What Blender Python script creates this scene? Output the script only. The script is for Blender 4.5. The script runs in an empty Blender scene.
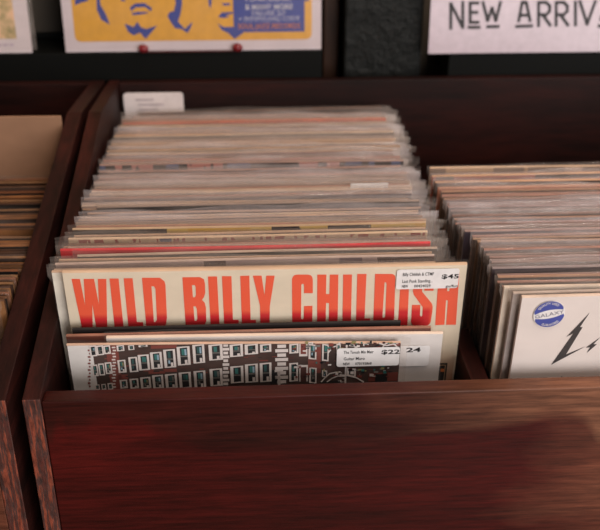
import bpy, bmesh, math, random
from mathutils import Vector, Matrix
from mathutils.geometry import tessellate_polygon
random.seed(11)
S = bpy.context.scene
COL = S.collection
H = 1.28                      # camera height above the shop floor; heights below are given relative to the camera
FLOOR = -.655                 # floor board inside the bins
R = math.radians

# ------------------------------------------------------------------ print shapes (metres on each cover)
TITLE = [[[[-0.15245,0.31326],[-0.14581,0.31309],[-0.14467,0.28736],[-0.14286,0.31301],[-0.13463,0.31279],[-0.13352,0.2877],[-0.13167,0.31272],[-0.12491,0.31254],[-0.12929,0.26485],[-0.13836,0.26513],[-0.13882,0.28851],[-0.14119,0.26521],[-0.15003,0.26548]]],[[[-0.12233,0.31285],[-0.11513,0.31266],[-0.1158,0.26472],[-0.12324,0.26494]]],[[[-0.11111,0.31278],[-0.10396,0.31259],[-0.10442,0.26956],[-0.0995,0.26942],[-0.0995,0.26464],[-0.11184,0.26501]]],[[[-0.09652,0.31287],[-0.08218,0.31249],[-0.07883,0.30906],[-0.07828,0.30568],[-0.07946,0.27318],[-0.0808,0.26612],[-0.08343,0.26416],[-0.09711,0.26457]],[[-0.08962,0.30454],[-0.08762,0.30448],[-0.08661,0.30204],[-0.08782,0.2714],[-0.08922,0.26922],[-0.09046,0.26925]]],[[[-0.06425,0.3125],[-0.05015,0.31232],[-0.04706,0.31013],[-0.04648,0.30579],[-0.04668,0.29706],[-0.04796,0.29269],[-0.04972,0.29028],[-0.04759,0.28726],[-0.04686,0.28227],[-0.04728,0.26919],[-0.04873,0.26516],[-0.05113,0.2637],[-0.06455,0.2641]],[[-0.05701,0.30482],[-0.05476,0.30476],[-0.05421,0.3031],[-0.05435,0.29483],[-0.05527,0.29289],[-0.0569,0.29294]],[[-0.05701,0.28405],[-0.05537,0.284],[-0.05445,0.28149],[-0.05443,0.27143],[-0.05537,0.26943],[-0.05694,0.26948]]],[[[-0.04371,0.31276],[-0.03644,0.31257],[-0.03645,0.26487],[-0.04386,0.26509]]],[[[-0.03247,0.31272],[-0.02486,0.31252],[-0.02519,0.26956],[-0.02044,0.26942],[-0.02059,0.26467],[-0.03256,0.26502]]],[[[-0.01778,0.31259],[-0.01047,0.31265],[-0.01048,0.26913],[-0.00605,0.269],[-0.00615,0.26451],[-0.01781,0.26486]]],[[[-0.00757,0.31258],[-0.00059,0.31239],[0.00146,0.29345],[0.00318,0.3123],[0.00996,0.31212],[0.00568,0.28277],[0.0052,0.26444],[-0.00248,0.26467],[-0.00245,0.283]]],[[[0.02397,0.30842],[0.02462,0.31058],[0.02592,0.31208],[0.02829,0.31266],[0.03693,0.31244],[0.0391,0.31174],[0.04031,0.31017],[0.04087,0.30797],[0.04102,0.29433],[0.0338,0.29453],[0.03375,0.30274],[0.03266,0.30394],[0.03157,0.3028],[0.0315,0.26925],[0.03262,0.26813],[0.03373,0.26919],[0.03388,0.2817],[0.04094,0.28177],[0.04088,0.26693],[0.04024,0.26395],[0.02482,0.26441],[0.02415,0.26675]]],[[[0.0445,0.31224],[0.05186,0.31205],[0.05189,0.29312],[0.05464,0.29304],[0.05468,0.31197],[0.06162,0.31179],[0.0622,0.26357],[0.0548,0.26379],[0.0546,0.28405],[0.05206,0.28439],[0.05211,0.26387],[0.04494,0.26408]]],[[[0.06552,0.31169],[0.07268,0.31163],[0.07343,0.26324],[0.06624,0.26345]]],[[[0.07696,0.31201],[0.0845,0.31181],[0.08471,0.2678],[0.08938,0.26766],[0.08935,0.26332],[0.07764,0.26367]]],[[[0.09152,0.31163],[0.10535,0.31127],[0.10712,0.31046],[0.1082,0.30865],[0.10969,0.2668],[0.10897,0.26383],[0.10746,0.26279],[0.09214,0.26324]],[[0.09972,0.30336],[0.10081,0.30333],[0.10135,0.30139],[0.10199,0.26905],[0.10095,0.26773],[0.09968,0.26844]]],[[[0.11255,0.31252],[0.11965,0.31234],[0.12129,0.25975],[0.11336,0.25999]]],[[[0.12438,0.31183],[0.13752,0.31149],[0.13937,0.31015],[0.13999,0.30795],[0.1407,0.29398],[0.13315,0.29418],[0.13298,0.29642],[0.13121,0.29647],[0.13122,0.29345],[0.14014,0.28164],[0.14131,0.27825],[0.14142,0.2742],[0.14089,0.26261],[0.14005,0.2603],[0.13834,0.25896],[0.12698,0.2593],[0.1252,0.26046],[0.12424,0.26297],[0.12383,0.28036],[0.13087,0.28016],[0.13131,0.26974],[0.13223,0.26794],[0.13326,0.26927],[0.13295,0.27781],[0.12457,0.29046],[0.1237,0.29339],[0.12297,0.31007]]],[[[0.14365,0.31133],[0.1509,0.31114],[0.15206,0.29327],[0.15396,0.29322],[0.15287,0.31109],[0.16057,0.31089],[0.16265,0.25893],[0.15422,0.25918],[0.15357,0.28394],[0.15197,0.28438],[0.15285,0.25922],[0.14492,0.25905]]]]
WB = {"tl":[-0.1592,0.31971],"tr":[0.16282,0.31857],"stk0":[0.10905,0.29674],"stk1":[0.16146,0.31574],"price":[0.14526,0.30894],"l1":[0.11403,0.30946],"l2":[0.11402,0.30316],"l3":[0.11393,0.29798],"l4":[0.15041,0.2972],"dark":[0.16719,0.26596],"split":[-0.05221,0.2744],"box0":[0.15567,0.19292],"box1":[0.16268,0.21833]}
WINDOWS = [[-0.13963,0.25514,-0.13417,0.26783,-0.1349],[-0.13411,0.25615,-0.12856,0.26847,-0.12924],[-0.12841,0.25714,-0.12293,0.26922,-0.12358],[-0.13984,0.2348,-0.13518,0.24669,-0.13585],[-0.13456,0.23547,-0.12991,0.24771,-0.13058],[-0.1292,0.23687,-0.1237,0.2487,-0.12433],[-0.13955,0.22068,-0.13579,0.22611,-0.1361],[-0.13432,0.2205,-0.1306,0.22654,-0.13093],[-0.12908,0.22031,-0.12499,0.22733,-0.12536],[-0.11788,0.25974,-0.11192,0.2683,-0.11235],[-0.11871,0.23772,-0.11224,0.2507,-0.11288],[-0.11893,0.2212,-0.1128,0.23022,-0.11324],[-0.10867,0.26062,-0.10391,0.26978,-0.10434],[-0.10033,0.26328,-0.09319,0.27061,-0.09351],[-0.08992,0.26528,-0.08352,0.26973,-0.0837],[-0.10969,0.23803,-0.10262,0.25336,-0.10332],[-0.10197,0.23958,-0.09307,0.25541,-0.09374],[-0.09194,0.24069,-0.08259,0.25767,-0.08324],[-0.08117,0.24154,-0.07165,0.26003,-0.07229],[-0.07021,0.24371,-0.05979,0.26258,-0.06036],[-0.05751,0.24533,-0.04799,0.26432,-0.04849],[-0.11083,0.22091,-0.10368,0.23113,-0.10415],[-0.10203,0.22061,-0.09357,0.23237,-0.09407],[-0.09217,0.22026,-0.08324,0.2341,-0.08377],[-0.08162,0.21989,-0.07194,0.23493,-0.07246],[-0.07029,0.2195,-0.06041,0.23637,-0.06092],[-0.05806,0.21907,-0.04843,0.23742,-0.04891],[-0.04459,0.2479,-0.03337,0.26701,-0.03377],[-0.04493,0.2211,-0.03453,0.23914,-0.03491],[-0.0276,0.25093,-0.01695,0.26825,-0.01721],[-0.01551,0.25292,-0.00478,0.26787,-0.00494],[-0.00315,0.2549,0.00601,0.26753,0.00593],[-0.02793,0.22361,-0.01727,0.24123,-0.01753],[-0.01585,0.22381,-0.00529,0.24301,-0.0055],[-0.00375,0.22401,0.00589,0.24385,0.00576],[0.02054,0.25295,0.02811,0.26685,0.02813],[0.03629,0.24706,0.04273,0.2664,0.04286],[0.04733,0.2449,0.05273,0.26257,0.05291],[0.02046,0.2238,0.0277,0.24313,0.02772],[0.03699,0.22199,0.0431,0.23838,0.04322],[0.04761,0.22782,0.05184,0.23504,0.05191],[0.05888,0.25172,0.06238,0.26345,0.06254],[0.06916,0.25911,0.07369,0.26544,0.07381],[0.0806,0.25875,0.0851,0.26485,0.08524],[0.06821,0.22835,0.07569,0.23669,0.07584]]
BLOCKS = [[-0.16868,0.22047,-0.13753,0.27313,"sky"],[-0.12669,0.22023,-0.11695,0.27076,"redbrick"],[-0.13936,0.25749,-0.12155,0.26917,"redbrick"],[-0.11991,0.23046,-0.1118,0.23567,"redbrick"],[-0.09072,0.26122,-0.06989,0.26524,"redbrick"],[-0.08226,0.2371,-0.07157,0.24038,"redbrick"],[-0.09472,0.2357,-0.08122,0.23828,"redbrick"],[0.03594,0.2319,0.04655,0.26394,"redbrick"],[0.02863,0.24971,0.03538,0.26546,"white"],[0.02977,0.25206,0.03425,0.26409,"redbrick"],[0.02872,0.22351,0.03587,0.24068,"white"],[0.02988,0.22347,0.03463,0.23866,"brown"],[0.08651,0.22153,0.11292,0.23054,"redbrick"],[0.09209,0.21758,0.10227,0.22905,"black"],[0.05884,0.21372,0.11756,0.21921,"black"],[0.06652,0.21972,0.068,0.26562,"white"],[0.07525,0.22191,0.07758,0.23785,"brown"],[0.09972,0.25815,0.11096,0.26193,"redbrick"],[0.04637,0.21416,0.06279,0.22359,"black"],[0.00444,0.22187,0.0104,0.23643,"black"],[0.00845,0.23405,0.0154,0.23626,"white"],[0.01102,0.2204,0.01308,0.23451,"white"],[-0.03297,0.26537,-0.02772,0.268,"white"],[-0.03257,0.26149,-0.0288,0.26418,"white"],[-0.03329,0.25763,-0.02801,0.26029,"white"],[-0.03289,0.25371,-0.0291,0.25644,"white"],[-0.03361,0.24981,-0.0283,0.2525,"white"],[-0.03321,0.24585,-0.0294,0.2486,"white"],[-0.03394,0.2419,-0.0286,0.24462,"white"],[-0.03353,0.2379,-0.0297,0.24068,"white"],[-0.03427,0.2339,-0.02889,0.23665,"white"],[-0.03386,0.22985,-0.03,0.23266,"white"],[-0.0346,0.22582,-0.02919,0.22859,"white"],[-0.03419,0.22172,-0.03031,0.22456,"white"],[0.00925,0.26334,0.01963,0.26653,"white"],[0.0109,0.25882,0.01792,0.26213,"white"],[0.00915,0.25438,0.0196,0.2576,"white"],[0.01081,0.2498,0.01788,0.25315,"white"],[0.00905,0.24531,0.01957,0.24856,"white"],[0.01073,0.24067,0.01784,0.24406,"white"],[0.00896,0.23611,0.01954,0.23941,"white"],[0.01064,0.23141,0.0178,0.23484,"white"],[0.00886,0.22679,0.01951,0.23013,"white"],[0.01055,0.22203,0.01775,0.2255,"white"],[-0.12112,0.26881,-0.1183,0.27023,"white"],[-0.1207,0.26578,-0.11805,0.26721,"white"],[-0.12176,0.26279,-0.11891,0.26422,"white"],[-0.12133,0.25973,-0.11867,0.26117,"white"],[-0.12239,0.25671,-0.11954,0.25815,"white"],[-0.12197,0.25363,-0.11929,0.25508,"white"],[-0.12303,0.25058,-0.12017,0.25203,"white"],[-0.12261,0.24747,-0.11992,0.24893,"white"],[-0.12368,0.24439,-0.1208,0.24586,"white"],[-0.12326,0.24126,-0.12056,0.24273,"white"],[-0.12434,0.23815,-0.12144,0.23963,"white"],[-0.12391,0.23499,-0.1212,0.23647,"white"],[-0.125,0.23186,-0.12209,0.23335,"white"],[-0.12457,0.22866,-0.12184,0.23016,"white"],[-0.12566,0.22551,-0.12274,0.22701,"white"],[-0.12523,0.22228,-0.1225,0.2238,"white"],[-0.14028,0.26698,-0.13807,0.26853,"redbrick"],[-0.13974,0.26371,-0.13844,0.2653,"redbrick"],[-0.14105,0.26048,-0.13882,0.26205,"redbrick"],[-0.14051,0.25718,-0.13921,0.25878,"redbrick"],[-0.14183,0.25392,-0.13959,0.2555,"redbrick"],[-0.14129,0.25058,-0.13998,0.2522,"redbrick"],[-0.14261,0.24729,-0.14036,0.24889,"redbrick"],[-0.14207,0.24393,-0.14075,0.24556,"redbrick"],[-0.1434,0.24061,-0.14114,0.24221,"redbrick"],[-0.14286,0.23721,-0.14154,0.23885,"redbrick"],[-0.1442,0.23385,-0.14193,0.23548,"redbrick"],[-0.14366,0.23042,-0.14233,0.23209,"redbrick"],[-0.14501,0.22704,-0.14273,0.22868,"redbrick"],[-0.14447,0.22357,-0.14313,0.22525,"redbrick"],[0.06973,0.26336,0.07074,0.26394,"redbrick"],[0.105,0.25902,0.1073,0.25992,"white"],[0.10019,0.26092,0.10341,0.26227,"teal"],[0.06869,0.22663,0.0697,0.22789,"black"],[0.08364,0.26177,0.08722,0.26312,"redbrick"],[0.10256,0.23076,0.10592,0.23182,"black"],[0.07943,0.26146,0.08106,0.26285,"white"],[0.06292,0.22159,0.06587,0.22228,"white"],[0.06201,0.22701,0.06362,0.22797,"redbrick"],[0.07417,0.26062,0.07744,0.26185,"teal"],[0.09853,0.23197,0.10218,0.23279,"white"],[0.06089,0.22233,0.06392,0.22392,"white"],[0.07526,0.23341,0.07865,0.23487,"white"],[0.07271,0.26229,0.07419,0.26347,"white"],[0.07464,0.26276,0.07645,0.26414,"teal"],[0.08703,0.26139,0.0881,0.26201,"white"],[0.08987,0.22654,0.09243,0.22743,"white"],[0.065,0.22493,0.06779,0.22568,"white"],[0.07094,0.23557,0.07305,0.23683,"black"],[0.10184,0.23476,0.10334,0.2359,"white"],[0.08031,0.23046,0.08278,0.23209,"black"],[0.10726,0.25984,0.1095,0.26046,"white"],[0.10558,0.25963,0.1073,0.26086,"teal"],[0.1015,0.22532,0.10329,0.22632,"black"],[0.06156,0.2591,0.06242,0.26062,"white"],[0.09708,0.26135,0.09989,0.26234,"black"]]
ARCS = [[[0.04721,0.22288],[0.05005,0.22712],[0.05385,0.2313],[0.05867,0.23261],[0.06254,0.23285]],[[0.05208,0.22271],[0.0559,0.2263],[0.06071,0.22861],[0.06655,0.22816]],[[0.05244,0.25312],[0.0552,0.25778],[0.05802,0.25946]],[[0.06262,0.22977],[0.06847,0.22896],[0.07636,0.22622],[0.08239,0.22167]],[[0.09406,0.26246],[0.09997,0.25873],[0.10561,0.26033],[0.1097,0.25606]],[[0.09627,0.25648],[0.09883,0.26231],[0.10166,0.26281]]]
F1 = {"tl":[-0.15739,0.2693],"tr":[0.1115,0.26192],"stk0":[0.0593,0.23898],"stk1":[0.11118,0.25788],"p":[0.09639,0.25376],"l1":[0.06482,0.25395],"l2":[0.06501,0.24749],"l3":[0.06477,0.2414],"l3b":[0.0747,0.24107]}
F2 = {"tl":[-0.1268,0.2691],"tr":[0.14707,0.26422],"p":[0.11751,0.24928],"stk0":[0.07994,0.2322],"stk1":[0.1372,0.2533]}
BOLT = [[[0.25521,0.29723],[0.24982,0.28359],[0.25187,0.28336],[0.24293,0.25663],[0.25771,0.26445],[0.24026,0.25217],[0.2323,0.24658],[0.24537,0.27743],[0.24039,0.27423],[0.24672,0.28404]],[[0.2681,0.27321],[0.26353,0.26623],[0.26646,0.26614],[0.25949,0.25755],[0.26142,0.26325],[0.25796,0.263]]]
RW = {"tl":[0.20249,0.3117],"bl":[0.1997,0.23198],"dc":[0.22288,0.29721],"dx":[0.23604,0.29759],"dy":[0.22129,0.30884],"tick0":[0.24286,0.2263],"tick1":[0.24162,0.2342],"pl":[0.18844,0.31487]}
FACES = [[[-0.16095,0.03379],[-0.15447,0.03154],[-0.1502,0.02932],[-0.14528,0.03581],[-0.14132,0.02922],[-0.13481,0.02696],[-0.12117,0.0312],[-0.13677,0.01488],[-0.14291,0.02266],[-0.15095,0.01944],[-0.15728,0.02391]],[[-0.15281,0.0532],[-0.14589,0.05743],[-0.13486,0.05775],[-0.12645,0.05187],[-0.12785,0.04757],[-0.13409,0.05302],[-0.14624,0.05271],[-0.15146,0.0478]],[[-0.15229,0.04565],[-0.14442,0.04751],[-0.13338,0.04741],[-0.13016,0.04608],[-0.14022,0.04445],[-0.14912,0.04367]],[[-0.09865,0.07407],[-0.09098,0.07401],[-0.08971,0.05691],[-0.09263,0.04398],[-0.09598,0.03575],[-0.08801,0.02647],[-0.07864,0.03514],[-0.08003,0.02968],[-0.08492,0.0216],[-0.09248,0.02652],[-0.10022,0.0277],[-0.1043,0.03431],[-0.10828,0.04197],[-0.10578,0.04671],[-0.10017,0.04795],[-0.09744,0.05698]],[[-0.04721,0.04028],[-0.04255,0.04567],[-0.02916,0.04641],[-0.02924,0.0438],[-0.03819,0.04302],[-0.03267,0.04122],[-0.03944,0.03911]],[[-0.04795,0.03264],[-0.04094,0.02862],[-0.02974,0.0285],[-0.01648,0.02131],[-0.02797,0.01368],[-0.0345,0.0204],[-0.04332,0.02491]],[[-0.05719,0.06733],[-0.05388,0.0673],[-0.05433,0.05658],[-0.05615,0.05013],[-0.05809,0.05662]],[[-0.04214,0.05647],[-0.03215,0.05681],[-0.03223,0.05422],[-0.04002,0.05387]],[[-0.19088,0.07946],[-0.18791,0.07944],[-0.18791,0.05626],[-0.18206,0.04446],[-0.17857,0.03259],[-0.18859,0.03862],[-0.19263,0.05045]],[[-0.1634,0.07058],[-0.15767,0.06763],[-0.15831,0.05949],[-0.16271,0.0607]],[[-0.21719,0.06815],[-0.20261,0.06513],[-0.20243,0.06077],[-0.21067,0.0588],[-0.21841,0.05596]]]
YR = {"tl":[-0.23478,0.00197],"br":[0.0789,-0.00104],"pan0":[-0.22276,0.01271],"pan1":[0.06744,0.12861],"blue0":[-0.02832,0.02204],"blue1":[0.05848,0.09469],"t1":[0.01395,0.05262],"t2":[0.01443,0.04492],"t3":[0.01432,0.03814],"t4":[0.01477,0.0288],"t0":[0.01408,0.05968]}
SIGN = [[[0.23852,0.02556],[0.23655,0.05532],[0.25336,0.02646],[0.25118,0.05691]],[[0.27035,0.0557],[0.26026,0.05579],[0.26199,0.03273],[0.27217,0.03262]],[[0.2611,0.04466],[0.26978,0.04457]],[[0.26062,0.02674],[0.2741,0.0266]],[[0.27607,0.05634],[0.28364,0.03462],[0.28781,0.04963],[0.29383,0.03452],[0.29769,0.05649]],[[0.28389,0.02721],[0.29773,0.02742]],[[0.32233,0.03353],[0.32449,0.0559],[0.32956,0.05585],[0.33653,0.03374]],[[0.3231,0.04056],[0.33439,0.04045]],[[0.32002,0.02719],[0.33935,0.0277]],[[0.34778,0.02761],[0.34478,0.05571],[0.35422,0.05562],[0.35904,0.0514],[0.35974,0.04511],[0.35583,0.04094],[0.34708,0.04103]],[[0.35145,0.04098],[0.36237,0.02817]],[[0.36975,0.02774],[0.36656,0.05551],[0.37601,0.05543],[0.38088,0.0512],[0.38163,0.0449],[0.37775,0.04073],[0.36898,0.04081]],[[0.37336,0.04077],[0.38477,0.02794]],[[0.39396,0.02785],[0.39048,0.05599]],[[0.39585,0.05664],[0.4085,0.02912],[0.41516,0.05646]],[[0.4255,0.03391],[0.42693,0.05566],[0.43204,0.05561],[0.44023,0.03376]],[[0.42611,0.04026],[0.43786,0.04014]],[[0.42352,0.02683],[0.4434,0.02698]],[[0.44728,0.05617],[0.45137,0.02797],[0.4632,0.02785]],[[0.4814,0.05306],[0.4718,0.05595],[0.46778,0.05109],[0.47095,0.04475],[0.48055,0.03973],[0.48377,0.03332],[0.47948,0.02768],[0.47016,0.03062]]]
SG = {"bl":[0.21212,-0.00519],"br":[0.43116,-0.00713]}

# ------------------------------------------------------------------ materials
MATS = {}
def srgb(c):
    return tuple(((v/255+.055)/1.055)**2.4 if v/255 > .04045 else v/255/12.92 for v in c) + (1,)
def base(name):
    m = bpy.data.materials.new(name); m.use_nodes = True
    nt = m.node_tree; b = nt.nodes['Principled BSDF']
    return m, nt, b
def ramp(nt, stops, interp='LINEAR'):
    r = nt.nodes.new('ShaderNodeValToRGB'); r.color_ramp.interpolation = interp
    e = r.color_ramp.elements
    while len(e) < len(stops): e.new(.5)
    for el, (p, c) in zip(e, stops): el.position = p; el.color = srgb(c)
    return r
def noise(nt, scale, stretch=(1,1,1), detail=4, rough=.55, coord='Object', rnd=False):
    tc = nt.nodes.new('ShaderNodeTexCoord'); mp = nt.nodes.new('ShaderNodeMapping')
    mp.inputs['Scale'].default_value = stretch
    n = nt.nodes.new('ShaderNodeTexNoise'); n.inputs['Scale'].default_value = scale
    n.inputs['Detail'].default_value = detail; n.inputs['Roughness'].default_value = rough
    nt.links.new(tc.outputs[coord], mp.inputs[0]); nt.links.new(mp.outputs[0], n.inputs['Vector'])
    if rnd:                                       # every object gets its own piece of the pattern
        oi = nt.nodes.new('ShaderNodeObjectInfo'); mu = nt.nodes.new('ShaderNodeMath'); mu.operation = 'MULTIPLY'; mu.inputs[1].default_value = 40
        nt.links.new(oi.outputs['Random'], mu.inputs[0]); n.noise_dimensions = '4D'; nt.links.new(mu.outputs[0], n.inputs['W'])
    return n
def mixc(nt, fac, a, b, mode='MIX'):
    m = nt.nodes.new('ShaderNodeMix'); m.data_type = 'RGBA'; m.blend_type = mode
    for sock, v in ((m.inputs[0], fac), (m.inputs[6], a), (m.inputs[7], b)):
        if hasattr(v, 'default_value') or hasattr(v, 'is_linked'): nt.links.new(v, sock)
        else: sock.default_value = v
    return m.outputs[2]
def bump(nt, b, height, strength, dist=.001):
    bp = nt.nodes.new('ShaderNodeBump'); bp.inputs['Strength'].default_value = strength; bp.inputs['Distance'].default_value = dist
    nt.links.new(height, bp.inputs['Height']); nt.links.new(bp.outputs[0], b.inputs['Normal'])

def card(c, var=.10, rough=.65, spec=.3):
    """printed or bare cardboard with slight fibre and fade"""
    key = ('card', c, var, rough)
    if key in MATS: return MATS[key]
    m, nt, b = base('card_%d_%d_%d' % c)
    n = noise(nt, 60, (.5, 1, 1), 3, rnd=True)
    lo = tuple(max(0, v*(1-var)) for v in c); hi = tuple(min(255, v*(1+var*.6)) for v in c)
    r = ramp(nt, [(.3, lo), (.7, hi)]); nt.links.new(n.outputs['Fac'], r.inputs[0])
    nt.links.new(r.outputs[0], b.inputs['Base Color'])
    b.inputs['Roughness'].default_value = rough; b.inputs['Specular IOR Level'].default_value = spec
    MATS[key] = m; return m
def banded(cols, scale=14, rough=.45, seed=0.0):
    """cover art whose colours change along the width"""
    key = ('band', cols, scale, seed)
    if key in MATS: return MATS[key]
    m, nt, b = base('printed_band')
    n = noise(nt, scale, (1, .001, .15), 2, .6)
    n.noise_dimensions = '4D'; n.inputs['W'].default_value = seed
    k = len(cols); r = ramp(nt, [(.32 + .36*i/max(1, k-1), c) for i, c in enumerate(cols)], 'CONSTANT')
    nt.links.new(n.outputs['Fac'], r.inputs[0]); nt.links.new(r.outputs[0], b.inputs['Base Color'])
    b.inputs['Roughness'].default_value = rough
    MATS[key] = m; return m
def flat(name, c, rough=.5, metal=0, spec=.5):
    if name in MATS: return MATS[name]
    m, nt, b = base(name)
    n = noise(nt, 90, (1, 1, 1), 2)
    r = ramp(nt, [(.2, tuple(v*.94 for v in c)), (.8, tuple(min(255, v*1.03) for v in c))]); nt.links.new(n.outputs['Fac'], r.inputs[0])
    nt.links.new(r.outputs[0], b.inputs['Base Color'])
    b.inputs['Roughness'].default_value = rough; b.inputs['Metallic'].default_value = metal; b.inputs['Specular IOR Level'].default_value = spec
    MATS[name] = m; return m
def plastic(name, haze=.2, tint=(236,222,214), rough=.11):
    """clear polythene: mostly see-through, a little milky, shiny"""
    if name in MATS: return MATS[name]
    m, nt, b = base(name); out = nt.nodes['Material Output']
    n = noise(nt, 22, (1, 1, 1.6), 3, rnd=True)
    b.inputs['Base Color'].default_value = srgb(tint); b.inputs['Roughness'].default_value = rough
    b.inputs['Specular IOR Level'].default_value = .9
    bump(nt, b, n.outputs['Fac'], .9, .004)
    tr = nt.nodes.new('ShaderNodeBsdfTransparent'); tr.inputs[0].default_value = (.97, .965, .96, 1)
    mr = nt.nodes.new('ShaderNodeMapRange'); mr.inputs[1].default_value = .3; mr.inputs[2].default_value = .72
    mr.inputs[3].default_value = haze*.45; mr.inputs[4].default_value = haze*1.6
    nt.links.new(n.outputs['Fac'], mr.inputs[0])
    mx = nt.nodes.new('ShaderNodeMixShader')
    nt.links.new(mr.outputs[0], mx.inputs[0]); nt.links.new(tr.outputs[0], mx.inputs[1]); nt.links.new(b.outputs[0], mx.inputs[2])
    nt.links.new(mx.outputs[0], out.inputs['Surface'])
    MATS[name] = m; return m
def wood(name, dark, mid, light, stretch, rough=.36, patch=None, stain=None):
    m, nt, b = base(name)
    n1 = noise(nt, 26, stretch, 6, .62); n2 = noise(nt, 160, stretch, 3, .6)
    r = ramp(nt, [(.28, dark), (.5, mid), (.74, light)]); nt.links.new(n1.outputs['Fac'], r.inputs[0])
    r2 = ramp(nt, [(.3, (110,100,100)), (.62, (255,255,255))]); nt.links.new(n2.outputs['Fac'], r2.inputs[0])
    c = mixc(nt, .55, r.outputs[0], r2.outputs[0], 'MULTIPLY')
    if patch:
        n3 = noise(nt, 4.2, patch, 3, .5)
        rr = ramp(nt, [(.47, (0,0,0)), (.53, (255,255,255))]); nt.links.new(n3.outputs['Fac'], rr.inputs[0])
        c2 = mixc(nt, .6, c, srgb(stain), 'MULTIPLY')
        c = mixc(nt, rr.outputs[0], c, c2)
    nt.links.new(c, b.inputs['Base Color'])
    b.inputs['Roughness'].default_value = rough; b.inputs['Specular IOR Level'].default_value = .5
    rm = nt.nodes.new('ShaderNodeMapRange'); b.inputs['Specular IOR Level'].default_value = .22; rm.inputs[3].default_value = rough-.07; rm.inputs[4].default_value = rough+.12
    nt.links.new(n1.outputs['Fac'], rm.inputs[0]); nt.links.new(rm.outputs[0], b.inputs['Roughness'])
    bump(nt, b, n2.outputs['Fac'], .25, .0006)
    MATS[name] = m; return m
def ply(name):
    """sawn plywood edge, glued layers running up the panel, reddish stain rubbed thin"""
    m, nt, b = base(name)
    n1 = noise(nt, 22, (11, 1, 1.1), 4, .6); n2 = noise(nt, 260, (1, 1, .25), 4, .7)
    r = ramp(nt, [(.30, (44,26,24)), (.42, (92,40,30)), (.5, (74,50,46)), (.57, (150,72,48)), (.68, (98,40,30)), (.8, (170,100,72))])
    nt.links.new(n1.outputs['Fac'], r.inputs[0])
    r2 = ramp(nt, [(.34, (60,50,50)), (.6, (255,255,255))]); nt.links.new(n2.outputs['Fac'], r2.inputs[0])
    c = mixc(nt, .75, r.outputs[0], r2.outputs[0], 'MULTIPLY'); nt.links.new(c, b.inputs['Base Color'])
    b.inputs['Roughness'].default_value = .6
    bump(nt, b, n2.outputs['Fac'], .6, .001)
    MATS[name] = m; return m

# ------------------------------------------------------------------ mesh helpers
class MB:
    def __init__(s): s.v = []; s.f = []; s.m = []
    def quad(s, pts, mi=0):
        i = len(s.v); s.v += [tuple(p) for p in pts]; s.f.append(tuple(range(i, i+len(pts)))); s.m.append(mi)
    def box(s, x0, x1, y0, y1, z0, z1, mi=0):
        i = len(s.v)
        s.v += [(x, y, z) for z in (z0, z1) for y in (y0, y1) for x in (x0, x1)]
        for q in ((0,2,3,1), (4,5,7,6), (0,1,5,4), (2,6,7,3), (0,4,6,2), (1,3,7,5)):
            s.f.append(tuple(i+k for k in q)); s.m.append(mi)
    def poly(s, loops, y, mi=0):
        vs = [[Vector((p[0], p[1], 0)) for p in lp] for lp in loops]
        allp = [p for lp in vs for p in lp]; i = len(s.v)
        s.v += [(p.x, y, p.y) for p in allp]
        for t in tessellate_polygon(vs):
            a, b, c = (allp[k] for k in t)
            t = t if (b-a).cross(c-a).z > 0 else t[::-1]
            s.f.append(tuple(i+k for k in t)); s.m.append(mi)
    def rect(s, x0, z0, x1, z1, y, mi=0, skew=0):
        s.quad([(x0, y, z0), (x1, y, z0+skew), (x1, y, z1+skew), (x0, y, z1)], mi)
    def stroke(s, pts, w, y, mi=0):
        P = [Vector(p) for p in pts]
        for a, b in zip(P, P[1:]):
            d = (b-a).normalized(); n = Vector((-d.y, d.x))*w/2; e = d*w*.35
            q = [a-e-n, b+e-n, b+e+n, a-e+n]; s.quad([(p.x, y, p.y) for p in q], mi)
    def rrect(s, x0, z0, x1, z1, r, y, mi=0, t=0):
        pts = []
        for cx, cz, a in ((x1-r, z0+r, -90), (x1-r, z1-r, 0), (x0+r, z1-r, 90), (x0+r, z0+r, 180)):
            for k in range(5): pts.append((cx+r*math.cos(R(a+k*22.5)), cz+r*math.sin(R(a+k*22.5))))
        s.poly([pts], y, mi)
        if t:
            n = len(pts)
            for k in range(n):
                a, b = pts[k], pts[(k+1) % n]
                s.quad([(a[0], y, a[1]), (a[0], y+t, a[1]), (b[0], y+t, b[1]), (b[0], y, b[1])], mi)
    def prism(s, prof, x0, x1, mi=0, front=None):
        """profile in (y, z), extruded along x; front = material of the faces that look straight to -y"""
        n = len(prof); i = len(s.v)
        s.v += [(x0, p[0], p[1]) for p in prof] + [(x1, p[0], p[1]) for p in prof]
        s.f.append(tuple(range(i, i+n))); s.m.append(mi); s.f.append(tuple(range(i+2*n-1, i+n-1, -1))); s.m.append(mi)
        for k in range(n):
            j = (k+1) % n; s.f.append((i+k, i+n+k, i+n+j, i+j))
            s.m.append(front if front is not None and abs(prof[k][0]-prof[j][0]) < 1e-6 and prof[k][0] == min(p[0] for p in prof) else mi)
    def build(s, name, mats, parent=None, smooth=False, bevel=0):
        me = bpy.data.meshes.new(name); me.from_pydata(s.v, [], s.f)
        for m in (mats if isinstance(mats, (list, tuple)) else [mats]): me.materials.append(m)
        for p, k in zip(me.polygons, s.m): p.material_index = k; p.use_smooth = smooth
        bm = bmesh.new(); bm.from_mesh(me)
        if bevel or smooth: bmesh.ops.remove_doubles(bm, verts=bm.verts, dist=1e-6)
        if bevel: bmesh.ops.recalc_face_normals(bm, faces=bm.faces)
        bm.to_mesh(me); bm.free(); me.update()
        o = bpy.data.objects.new(name, me); COL.objects.link(o); o.parent = parent
        if bevel:
            md = o.modifiers.new('edge', 'BEVEL'); md.width = bevel; md.segments = 2; md.limit_method = 'ANGLE'; md.harden_normals = False
        return o
def tag(o, label=None, cat=None, group=None, kind=None):
    for k, v in (('label', label), ('category', cat), ('group', group), ('kind', kind)):
        if v: o[k] = v
    return o
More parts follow.
